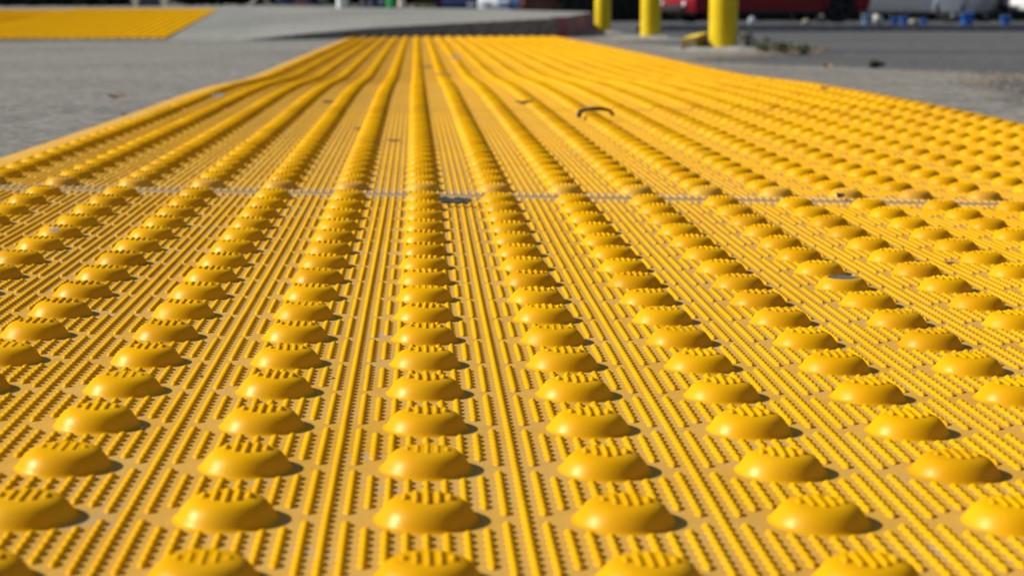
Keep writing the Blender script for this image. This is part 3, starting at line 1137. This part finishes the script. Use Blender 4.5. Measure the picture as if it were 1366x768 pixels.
def make_car(label, col, X, Y, rz, kind='hatch', metal=.3, rim=True, rim_m=None):
    """front towards local -X, wheels on the ground"""
    ln, wb, wd, hgt = {'hatch': (3.95, 2.48, 1.70, 1.48), 'sedan': (4.6, 2.7, 1.80, 1.45), 'suv': (4.6, 2.68, 1.86, 1.70)}[kind]
    z = float(ground_z(X, Y)) - .006
    t = empty('parked_car', (X, Y, z), rz)
    tag(t, label, 'car', 'cars parked across the lot')
    fo = (ln - wb) * .48
    xf = -wb / 2 - fo
    xr = xf + ln
    wf, wr_ = -wb / 2, wb / 2
    ra = .365
    sill = .20 if kind != 'suv' else .24
    belt = hgt * .60
    prof_ = [(xf + .06, sill + .02), (xf, .36), (xf + .02, .58), (xf + .10, belt * .78), (xf + .30, belt * .86)]
    hood = xf + (1.15 if kind != 'hatch' else .95)
    prof_ += [(hood, belt + .04), (hood + .72, hgt - .06), (hood + 1.05, hgt), (xr - (1.05 if kind == 'sedan' else .62), hgt - .04)]
    if kind == 'sedan':
        prof_ += [(xr - .52, belt + .08), (xr - .08, belt + .03), (xr - .0, .60), (xr - .02, .38), (xr - .09, sill + .03)]
    else:
        prof_ += [(xr - .28, hgt - .16), (xr - .07, belt), (xr, .58), (xr - .01, .38), (xr - .08, sill + .03)]

    def arch(cx):
        return [(cx + ra * math.cos(a), .325 + ra * math.sin(a)) for a in np.linspace(-.30, math.pi + .30, 12)]
    low = [p_ for p_ in arch(wr_)] + [(wr_ - ra - .05, sill), (wf + ra + .05, sill)] + [p_ for p_ in arch(wf)]
    prof_ += [p_ for p_ in low]
    M_P = simple('car_paint_' + '_'.join('%02d' % int(c * 99) for c in col), col, .38, metal, var=.04, scale=3, coat=.15, spec=.3)
    ny = 7
    rows_ = []
    bm = bmesh.new()
    for k in range(ny):
        u = -1 + 2 * k / (ny - 1)
        row = []
        for (x, zz) in prof_:
            tum = 1 - .22 * sm((zz - belt) / (hgt - belt)) - .03 * float(sm((.5 - zz) / .4))
            half = wd / 2 * float(tum)
            # plan curve of nose and tail
            e = abs(u) ** 2.5
            xx = x
            if x < wf - ra + .02:
                xx = x + .20 * e * (wf - ra - x) / (fo - ra + .1)
            if x > wr_ + ra - .02:
                xx = x - .16 * e * (x - wr_ - ra) / (xr - wr_ - ra + .1)
            us = math.copysign(abs(u) ** .75, u) if u else 0
            row.append(bm.verts.new((xx, us * half, zz - (.02 * e if zz > hgt - .12 else 0))))
        rows_.append(row)
    n = len(prof_)
    for k in range(ny - 1):
        for j in range(n):
            j2 = (j + 1) % n
            bm.faces.new((rows_[k][j], rows_[k][j2], rows_[k + 1][j2], rows_[k + 1][j]))
    for row in (rows_[0], rows_[-1]):
        f_ = bm.faces.new(row)
        bmesh.ops.triangulate(bm, faces=[f_])
    body = link('body', bm_mesh('body', bm), M_P, t)
    md = body.modifiers.new('bevel', 'BEVEL')
    md.width = .025
    md.segments = 2
    md.limit_method = 'ANGLE'
    md.angle_limit = R(40)
    smooth(body.data)
    # underbody so that no light passes below
    link('underbody', box_mesh('underbody', (0, 0, sill + .02), (ln - .5, wd * .80, .10)), M_TRIM, t)
    # glass
    def side_glass(pts_, s):
        bm_ = bmesh.new()
        vv = []
        for x, zz in pts_:
            half = wd / 2 * (1 - .22 * float(sm((zz - belt) / (hgt - belt))))
            vv.append(bm_.verts.new((x, s * (half + .006), zz)))
        bm_.faces.new(vv)
        r2 = bmesh.ops.extrude_face_region(bm_, geom=list(bm_.faces))
        bmesh.ops.translate(bm_, vec=(0, -s * .012, 0), verts=[v for v in r2['geom'] if isinstance(v, bmesh.types.BMVert)])
        return bm_mesh('window', bm_)
    mid = (hood + 1.05 + xr - .9) / 2
    for s_ in (-1, 1):
        link('window', side_glass([(hood + .30, belt + .08), (mid - .03, belt + .08), (mid - .03, hgt - .10), (hood + .92, hgt - .10)], s_), M_GLASS, t)
        link('window', side_glass([(mid + .03, belt + .08), (xr - .55, belt + .10), (xr - .80 - (.3 if kind == 'sedan' else 0), hgt - .11), (mid + .03, hgt - .10)], s_), M_GLASS, t)
    bm_ = bmesh.new()
    add_box(bm_, (0, 0, 0), (.012, wd * .70, .72))
    ws = link('windscreen', bm_mesh('windscreen', bm_), M_GLASS, t, (hood + .36, 0, (belt + .04 + hgt - .06) / 2 + .02), (0, math.atan2(.72, hgt - belt - .10), 0))
    # lamps
    for s_ in (-1, 1):
        link('headlight', box_mesh('headlight', (0, 0, 0), (.20, .34, .13), None, .04), M_LAMP, t, (xf + .12, s_ * wd * .36, belt * .70), (0, -.1, s_ * -.25))
        link('fog_lamp', lathe('fog_lamp', [(.055, 0), (.055, .02), (.03, .035), (.001, .04)], 16), M_LAMP, t, (xf + .045, s_ * wd * .33, .36), (0, -math.pi / 2, 0))
        link('tail_light', box_mesh('tail_light', (0, 0, 0), (.10, .24, .20), None, .03), M_TAIL, t, (xr - .06, s_ * wd * .38, belt * .80))
    link('bumper_grille', box_mesh('bumper_grille', (xf + .02, 0, .30), (.06, wd * .62, .10), None, .01), M_TRIM, t)
    link('number_plate', box_mesh('number_plate', (xr + .004, 0, .52), (.02, .40, .12)), M_PLATE, t)
    for s_ in (-1, 1):
        link('sill_trim', box_mesh('sill_trim', (0, s_ * (wd / 2 - .02), sill + .01), (wb - 2 * ra - .12, .05, .05)), M_TRIM, t)
    for xw in (wf, wr_):
        for s_ in (-1, 1):
            w_ = empty('wheel', (xw, s_ * (wd / 2 - .115), .325))
            w_.parent = t
            w_.rotation_euler = (-s_ * math.pi / 2, rng.uniform(0, 1), 0)
            w_.rotation_mode = 'XYZ'
            link('tyre', tyre_me, None, w_)
            if rim:
                link('rim', rim_me if rim is True else rim_dark, None, w_)
            link('brake_disc', disc_me, None, w_)
    return t


def car_at(label, col, px, Y, rz, kind='hatch', metal=.3, rim=True):
    return make_car(label, col, px_x(px, Y), Y, rz, kind, metal, rim)


car_at('dark red hatchback, its nose lit bright red between two bollards', (0.24, 0.004, 0.010), 1018, 35, R(14), 'hatch', .1, 'dark')
car_at('silver grey car parked behind the tail of the dark red hatchback', (0.26, 0.29, 0.34), 1190, 38.6, R(-25), 'sedan', .3)
car_at('black car with grey rims right of the silver grey car', (0.02, 0.022, 0.03), 1366, 42, R(6), 'sedan', .3)
car_at('white car at the right edge of the picture', (0.75, 0.77, 0.76), 1484, 37, R(-2), 'suv', 0)
car_at('silver car seen from behind between the two farther bollards', (0.55, 0.57, 0.60), 815, 52, R(-84), 'sedan', .4)
car_at('navy blue car facing the camera with bright lamps beyond the sidewalk', (0.02, 0.03, 0.09), 608, 72, R(88), 'sedan', .3)
car_at('white car right of the navy blue car', (0.72, 0.74, 0.76), 672, 66, R(85), 'hatch', 0)
car_at('medium blue car just left of the brick pier', (0.10, 0.17, 0.34), 700, 60, R(86), 'hatch', .2)

# blue buckets and a white bag lying in front of the cars
M_BUCK = simple('blue_plastic', (0.02, 0.16, 0.62), .4, var=.12, scale=12)
M_BUCK2 = simple('pale_blue_plastic', (0.20, 0.33, 0.52), .4, var=.12, scale=12)
for (px, Y, wpx, m_, lab) in ((1290, 26, 20, M_BUCK, 'largest bright blue bucket standing left of the white car'),
                              (1341, 26.3, 15, M_BUCK, 'bright blue bucket farthest right, below the white car'),
                              (1193, 27, 12, M_BUCK, 'left one of two touching blue buckets below the silver grey car'),
                              (1206, 26.4, 13, M_BUCK, 'right one of two touching blue buckets below the silver grey car'),
                              (1232, 26.2, 10, M_BUCK, 'smallest blue bucket under the bright silver wheel'),
                              (1157, 26.0, 17, M_BUCK2, 'pale blue bucket beside the white bag')):
    x = px_x(px, Y)
    r_ = wpx / FPX * Y / 2
    hh = r_ * 1.5
    t = empty('bucket', (x, Y, float(ground_z(x, Y)) - .006))
    tag(t, lab, 'bucket', 'blue buckets on the lot')
    link('pail', lathe('pail', [(.001, .004), (r_ * .72, .004), (r_ * .74, 0), (r_ * .78, .01), (r_ * .96, hh * .95), (r_, hh * .95), (r_, hh), (r_ * .92, hh), (r_ * .72, .012), (.001, .012)], 24), m_, t)
    link('handle', tube('handle', [(r_ * math.cos(a), -r_ * .25 * math.sin(a), hh * .93 + r_ * .25 * math.sin(a)) for a in np.linspace(0, math.pi, 11)], .004, 6), M_RIM, t)


def lump(name, px, Y, s, mat, label, cat, seed):
    bm_ = bmesh.new()
    bmesh.ops.create_icosphere(bm_, subdivisions=3, radius=1)
    rr = random.Random(seed)
    ph = [rr.uniform(0, 6) for _ in range(6)]
    for v in bm_.verts:
        c = v.co.copy()
        v.co *= 1 + .14 * math.sin(c.x * 5 + ph[0]) * math.sin(c.y * 4 + ph[1]) + .10 * math.sin(c.z * 7 + ph[2] + c.x * 3)
        v.co.x *= s[0]
        v.co.y *= s[1]
        v.co.z = max(v.co.z, -.72) * s[2]
    x = px_x(px, Y)
    o_ = link(name, bm_mesh(name, bm_, True), mat, None, (x, Y, float(ground_z(x, Y)) - .006 + s[2] * .70))
    return tag(o_, label, cat)


M_BAG = simple('white_plastic_bag', (0.62, 0.58, 0.50), .45, var=.15, scale=20)
lump('plastic_bag', 1169, 27, (.10, .08, .085), M_BAG, 'crumpled white bag beside the pale blue bucket', 'bag', 3)
lump('plastic_bag', 1220, 28, (.09, .07, .05), simple('beige_bag', (0.30, 0.27, 0.19), .6, var=.2), 'flat beige bag left of the bright silver wheel', 'bag', 5)
lump('plastic_bag', 1003, 29.5, (.06, .06, .07), simple('pale_blue_bag', (0.40, 0.46, 0.52), .4, var=.15), 'small pale blue bag right of the nearest bollard, below the dark red hatchback', 'bag', 9)
lump('plastic_bag', 1075, 29, (.07, .06, .045), simple('beige_bag', (0.30, 0.27, 0.19), .6, var=.2), 'small beige bag below the tail of the dark red hatchback', 'bag', 8)

# ------------------------------------------------------------------ things standing beyond the sidewalk
def plaza_z(x, y):
    return float(walk_top(np.clip(x, -12, 1), 17.2)) - .004 + (y - 17.2) * .0012


def post_thing(name, px, Y, rad, h, mat, label, cat, base=None):
    x = px_x(px, Y)
    t = empty(name, (x, Y, float(walk_top(x, Y))))
    tag(t, label, cat)
    link('post', lathe('post', [(rad, -.02), (rad, h - .01), (rad * .9, h), (.001, h)], 20), mat, t)
    if base:
        link('base_plate', box_mesh('base_plate', (0, 0, .008), (base, base, .016), None, .003), mat, t)
    return t


post_thing('white_post', 456, 16.4, .046, .95, simple('white_post_paint', (0.74, 0.77, 0.78), .4, var=.05), 'white post standing on the back edge of the sidewalk', 'post')
post_thing('sign_post', 536, 16.6, .034, 2.3, simple('cream_post_paint', (0.62, 0.55, 0.46), .5, var=.06), 'cream coloured sign post right of the green bottle', 'post', .13)
x = px_x(521, 16.3)
t = empty('bottle', (x, 16.3, float(walk_top(x, 16.3))))
tag(t, 'bright green bottle standing left of the cream post', 'bottle')
link('bottle_body', lathe('bottle_body', [(.001, 0), (.030, 0), (.034, .006), (.034, .15), (.030, .175), (.016, .205), (.012, .22), (.012, .245)], 24), simple('green_plastic', (0.06, 0.50, 0.12), .25, var=.08), t)
link('bottle_cap', lathe('bottle_cap', [(.0145, .240), (.0145, .262), (.013, .264), (.001, .264)], 20), simple('white_cap', (0.7, 0.7, 0.7), .4), t)

# folding stool with crossed pale legs
x = px_x(348, 23.5)
t = empty('folding_stool', (x, 23.5, plaza_z(x, 23.5)))
tag(t, 'folding stool with crossed pale legs left of the people', 'stool')
M_STOOL = simple('pale_stool_frame', (0.55, 0.55, 0.52), .5, var=.08)
for yy in (-.13, .13):
    for s_ in (-1, 1):
        link('leg', tube('leg', [(-s_ * .13, yy + .012 * s_, 0), (s_ * .17, yy + .012 * s_, .40)], .013, 8), M_STOOL, t)
for s_ in (-1, 1):
    link('crossbar', tube('crossbar', [(s_ * .17, -.15, .40), (s_ * .17, .15, .40)], .012, 8), M_STOOL, t)
bm = bmesh.new()
bmesh.ops.create_grid(bm, x_segments=10, y_segments=6, size=1)
for v in bm.verts:
    v.co = Vector((v.co.x * .17, v.co.y * .14, .408 - .04 * (1 - v.co.x ** 2)))
se = link('seat', bm_mesh('seat', bm, True), simple('dark_canvas', (0.05, 0.03, 0.04), .85), t)
se.modifiers.new('thick', 'SOLIDIFY').thickness = .006

# olive crate and magenta bag
x = px_x(566, 24)
t = empty('crate', (x, 24, float(lie(x, 24)) * 0 + .085))
t.location.z = float(ground_z(x, 24)) - .006
tag(t, 'olive green crate standing left of the navy blue car', 'crate')
M_OL = simple('olive_plastic', (0.13, 0.10, 0.02), .6, var=.15)
for s_ in (-1, 1):
    for zz in (.045, .13, .215, .30):
        link('slat', box_mesh('slat', (0, s_ * .16, zz), (.26, .014, .066), None, .003), M_OL, t)
        link('slat', box_mesh('slat', (s_ * .125, 0, zz + .001), (.014, .30, .064), None, .003), M_OL, t)
link('floor_board', box_mesh('floor_board', (0, 0, .02), (.24, .30, .012)), M_OL, t)
for a in (-1, 1):
    for b in (-1, 1):
        link('corner_post', box_mesh('corner_post', (a * .112, b * .145, .17), (.022, .018, .335)), M_OL, t)
lump('shoulder_bag', 586, 24.2, (.05, .05, .24), simple('magenta_cloth', (0.22, 0.03, 0.08), .8, var=.2), 'magenta cloth bag right of the olive crate', 'bag', 11)

# brick pier
x = px_x(717, 21.5)
t = empty('brick_pier', (x, 21.5, float(ground_z(x, 21.5)) - .006))
tag(t, 'reddish brown brick pier behind the right end of the sidewalk', 'pier')
M_BR = [simple('red_brick_%d' % k, c, .85, var=.2, scale=30) for k, c in enumerate(((0.20, 0.065, 0.035), (0.23, 0.08, 0.045), (0.17, 0.055, 0.035)))]
link('mortar_core', box_mesh('mortar_core', (0, 0, .55), (.345, .345, 1.10)), simple('mortar', (0.22, 0.15, 0.11), .9), t)
bme = [box_mesh('brick', (0, 0, 0), (.172, .085, .055), None, .003) for _ in range(3)]
for k in range(3):
    bme[k].materials.append(M_BR[k])
for cz in range(17):
    z = .032 + cz * .064
    for sd in range(4):
        for q in (-1, 1):
            me = bme[(cz * 7 + sd * 3 + q) % 3]
            off = q * .0905 - (.0445 if cz % 2 else -.0445)
            v = Matrix.Rotation(sd * math.pi / 2, 3, 'Z') @ Vector((off, -.1365, 0))
            link('brick', me, None, t, (v.x, v.y, z), (0, 0, sd * math.pi / 2))
link('coping', box_mesh('coping', (0, 0, 1.13), (.44, .44, .06), None, .01), simple('coping_stone', (0.35, 0.33, 0.3), .8), t)


# hedges
def hedge(label, x0, x1, y0, dy, h, zf, n, seed, mat_c=(0.035, 0.055, 0.018)):
    rr = np.random.default_rng(seed)
    t = empty('hedge', ((x0 + x1) / 2, y0, zf))
    tag(t, label, 'hedge')
    q = rr.random((n, 3))
    c = np.stack([(q[:, 0] - .5) * (x1 - x0), (q[:, 1]) * dy, .01 + q[:, 2] * h], -1)
    # keep most leaves near the skin
    c[:, 1] = np.where(rr.random(n) < .6, rr.random(n) ** 2 * .25 * dy, c[:, 1])
    c[:, 2] += .08 * np.sin(c[:, 0] * 3.1 + seed) * q[:, 2]
    d = rr.normal(size=(n, 3))
    d /= np.linalg.norm(d, axis=1)[:, None]
    e = np.cross(d, rr.normal(size=(n, 3)))
    e /= np.linalg.norm(e, axis=1)[:, None]
    l = rr.uniform(.03, .06, n)[:, None]
    V_ = np.stack([c - d * l, c + e * l * .5, c + d * l, c - e * l * .5], 1).reshape(-1, 3)
    Q_h = np.arange(n * 4).reshape(n, 4)
    o_ = link('foliage', mesh_np('foliage', V_, Q_h, False), simple('hedge_leaf_%d' % seed, mat_c, .6, var=.45, scale=6), t)
    tag(o_, kind='stuff')
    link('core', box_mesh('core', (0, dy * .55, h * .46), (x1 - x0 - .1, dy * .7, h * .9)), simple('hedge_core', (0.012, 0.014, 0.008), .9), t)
    for k in range(max(2, int((x1 - x0) / .8))):
        xx = -(x1 - x0) / 2 + .3 + k * .8
        link('stem', tube('stem', [(xx, dy * .4, -.05), (xx + .03, dy * .42, h * .4)], [.03, .02], 7), simple('hedge_bark', (0.05, 0.035, 0.025), .9), t)


hedge('dark green clipped hedge beyond the far yellow mat at left', -13, px_x(190, 26) - .25, 26.2, .9, 1.1, plaza_z(-6, 26.2), 9000, 21)
hedge('darker hedge behind the people and the stool', px_x(205, 26), px_x(560, 26) + .3, 27.4, .9, 1.3, plaza_z(-2, 27.4), 9000, 22, (0.022, 0.022, 0.014))
hedge('long dark hedge bordering the lot behind the parked cars', 3.0, 24, 45.5, 1.2, 1.5, float(ground_z(10, 45.5)) - .006, 9000, 23, (0.02, 0.025, 0.015))
# grey blue electrical cabinet between the hedges
x = px_x(196, 26)
t = empty('utility_cabinet', (x, 26.3, plaza_z(x, 26.3)))
tag(t, 'blue grey utility cabinet between the two dark hedges', 'cabinet')
link('plinth', box_mesh('plinth', (0, 0, .03), (.30, .30, .06)), M_KERB, t)
link('housing', box_mesh('housing', (0, 0, .50), (.27, .27, .88), None, .012), simple('blue_grey_paint', (0.10, 0.13, 0.19), .5), t)
dr = link('door', box_mesh('door', (0, -.138, .50), (.23, .012, .80), None, .003), simple('blue_grey_paint', (0.10, 0.13, 0.19), .5), t)
link('handle', box_mesh('handle', (.09, -.150, .52), (.015, .016, .07), None, .003), M_RIM, dr)


# people: only shoes and trouser hems come into the picture
def person(px, Y, h, rz, label, trousers, shirt, shoe, stance=.09, seed=1):
    x = px_x(px, Y)
    k = h / 1.75
    V_, E_, Rr = [], [], []

    def v(p_, r_):
        V_.append(tuple(c * k for c in p_))
        Rr.append((r_[0] * k, r_[1] * k) if isinstance(r_, tuple) else (r_ * k, r_ * k))
        return len(V_) - 1
    pel = v((0, 0, .95), (.15, .11))
    ab = v((0, 0, 1.08), (.135, .10))
    ch = v((0, .005, 1.28), (.155, .11))
    nk0 = v((0, .01, 1.43), (.10, .075))
    nk = v((0, .0, 1.50), .055)
    hd0 = v((0, -.015, 1.57), (.068, .082))
    hd1 = v((0, -.01, 1.66), (.074, .092))
    hd2 = v((0, -.005, 1.73), (.050, .060))
    E_ += [(pel, ab), (ab, ch), (ch, nk0), (nk0, nk), (nk, hd0), (hd0, hd1), (hd1, hd2)]
    for s_ in (-1, 1):
        a = v((s_ * .095, 0, .86), .092)
        b = v((s_ * stance, -.012, .50), .062)
        b2 = v((s_ * stance, .01, .34), .056)
        c = v((s_ * stance, .02, .10), .050)
        d0 = v((s_ * stance, .015, .045), .042)
        d1 = v((s_ * (stance + .008), -.07, .038), (.042, .034))
        d2 = v((s_ * (stance + .018), -.155, .028), (.038, .026))
        E_ += [(pel, a), (a, b), (b, b2), (b2, c), (c, d0), (d0, d1), (d1, d2)]
        sh = v((s_ * .19, .01, 1.40), .058)
        el = v((s_ * .245, .02, 1.12), .042)
        wr = v((s_ * .255, -.05, .88), .029)
        pm = v((s_ * .252, -.065, .80), (.018, .036))
        E_ += [(nk0, sh), (sh, el), (el, wr), (wr, pm)]
        for q, ln in ((-.030, .060), (-.010, .072), (.010, .068), (.028, .052)):
            k0 = v((s_ * .252, -.065 + q, .755), .0095)
            k1 = v((s_ * .246, -.072 + q, .755 - ln * .5), .0085)
            k2 = v((s_ * .236, -.078 + q, .755 - ln), .0075)
            E_ += [(pm, k0), (k0, k1), (k1, k2)]
        t0 = v((s_ * .240, -.108, .80), .010)
        t1 = v((s_ * .232, -.122, .765), .009)
        E_ += [(pm, t0), (t0, t1)]
    me = bpy.data.meshes.new('person')
    me.from_pydata(V_, E_, [])
    m, nt, b = new_mat('person_clothes_%d' % seed)
    sp = N(nt, 'ShaderNodeSeparateXYZ')
    tc = N(nt, 'ShaderNodeTexCoord')
    L(nt, tc.outputs['Object'], sp.inputs[0])
    zz = math_n(nt, 'DIVIDE', sp.outputs['Z'], 1.8 * k)
    skin = (0.42, 0.24, 0.16)
    col_ = ramp(nt, zz, [(0, shoe), (.040, trousers), (.53, shirt), (.825, skin)], 'CONSTANT')
    ax_ = math_n(nt, 'ABSOLUTE', sp.outputs['X'])
    arm = math_n(nt, 'MULTIPLY', math_n(nt, 'GREATER_THAN', ax_, .195 * k), math_n(nt, 'LESS_THAN', sp.outputs['Z'], 1.12 * k))
    arm = math_n(nt, 'MULTIPLY', arm, math_n(nt, 'GREATER_THAN', sp.outputs['Z'], .6 * k))
    L(nt, mix(nt, arm, col_, skin), b.inputs['Base Color'])
    b.inputs['Roughness'].default_value = .8
    t_ = empty('person', (x, Y, plaza_z(x, Y) + .006 * k), rz)
    tag(t_, label, 'person', 'people standing beyond the sidewalk')
    o_ = link('body', me, m, t_)
    mod = o_.modifiers.new('skin', 'SKIN')
    for i, r_ in enumerate(Rr):
        me.skin_vertices[0].data[i].radius = r_
    me.skin_vertices[0].data[0].use_root = True
    mod.use_smooth_shade = True
    o_.modifiers.new('sub', 'SUBSURF').levels = 2
    o_.modifiers['sub'].render_levels = 2
    # hair
    bm_ = bmesh.new()
    bmesh.ops.create_icosphere(bm_, subdivisions=3, radius=.105 * k)
    bmesh.ops.delete(bm_, geom=[q for q in bm_.verts if q.co.z < -.01 and q.co.y < .03], context='VERTS')
    for q in bm_.verts:
        q.co.x *= .86
        q.co.y = q.co.y * 1.02 + .012
        q.co.z += 1.672 * k
    hr = link('hair', bm_mesh('hair', bm_, True), simple('dark_hair', (0.02, 0.014, 0.01), .7), t_)
    hr.modifiers.new('thick', 'SOLIDIFY').thickness = .012
    # eyes, nose and mouth
    for s_ in (-1, 1):
        link('eye', lathe('eye', [(.013 * k, 0), (.010 * k, .006 * k), (.001, .008 * k)], 12), simple('eye', (.05, .04, .035), .2), t_, (s_ * .032 * k, -.088 * k, 1.655 * k), (math.pi / 2, 0, 0))
        link('ear', lathe('ear', [(.028 * k, 0), (.024 * k, .01 * k), (.001, .012 * k)], 12), m, t_, (s_ * .074 * k, 0, 1.64 * k), (0, s_ * math.pi / 2, 0))
    link('nose', tube('nose', [(0, -.088 * k, 1.65 * k), (0, -.108 * k, 1.615 * k), (0, -.09 * k, 1.605 * k)], [.007 * k, .013 * k, .01 * k], 8), m, t_)
    link('mouth', box_mesh('mouth', (0, -.088 * k, 1.575 * k), (.045 * k, .012 * k, .010 * k), None, .003 * k), simple('lips', (.30, .11, .09), .6), t_)


person(376, 23.8, 1.74, R(90), 'person in blue trousers standing right of the stool', (0.09, 0.13, 0.32), (0.25, 0.25, 0.27), (0.07, 0.10, 0.24), .06, 1)
person(399, 23.6, 1.66, R(95), 'person in pink trousers between two people in blue', (0.52, 0.20, 0.22), (0.5, 0.5, 0.5), (0.50, 0.22, 0.22), .02, 2)
person(411, 24.2, 1.80, R(80), 'person in navy trousers right of the pink trousers', (0.025, 0.06, 0.16), (0.1, 0.12, 0.15), (0.02, 0.05, 0.12), .05, 3)
person(474, 24.5, 1.72, R(10), 'person in grey trousers right of the white post', (0.10, 0.095, 0.10), (0.15, 0.1, 0.1), (0.12, 0.11, 0.11), .09, 4)
person(432, 24.8, 1.70, R(-60), 'person in olive trousers left of the white post', (0.06, 0.055, 0.03), (0.2, 0.2, 0.2), (0.16, 0.18, 0.20), .08, 5)
person(503, 24.3, 1.76, R(40), 'person in black trousers left of the green bottle', (0.015, 0.015, 0.018), (0.3, 0.1, 0.1), (0.10, 0.13, 0.22), .08, 6)
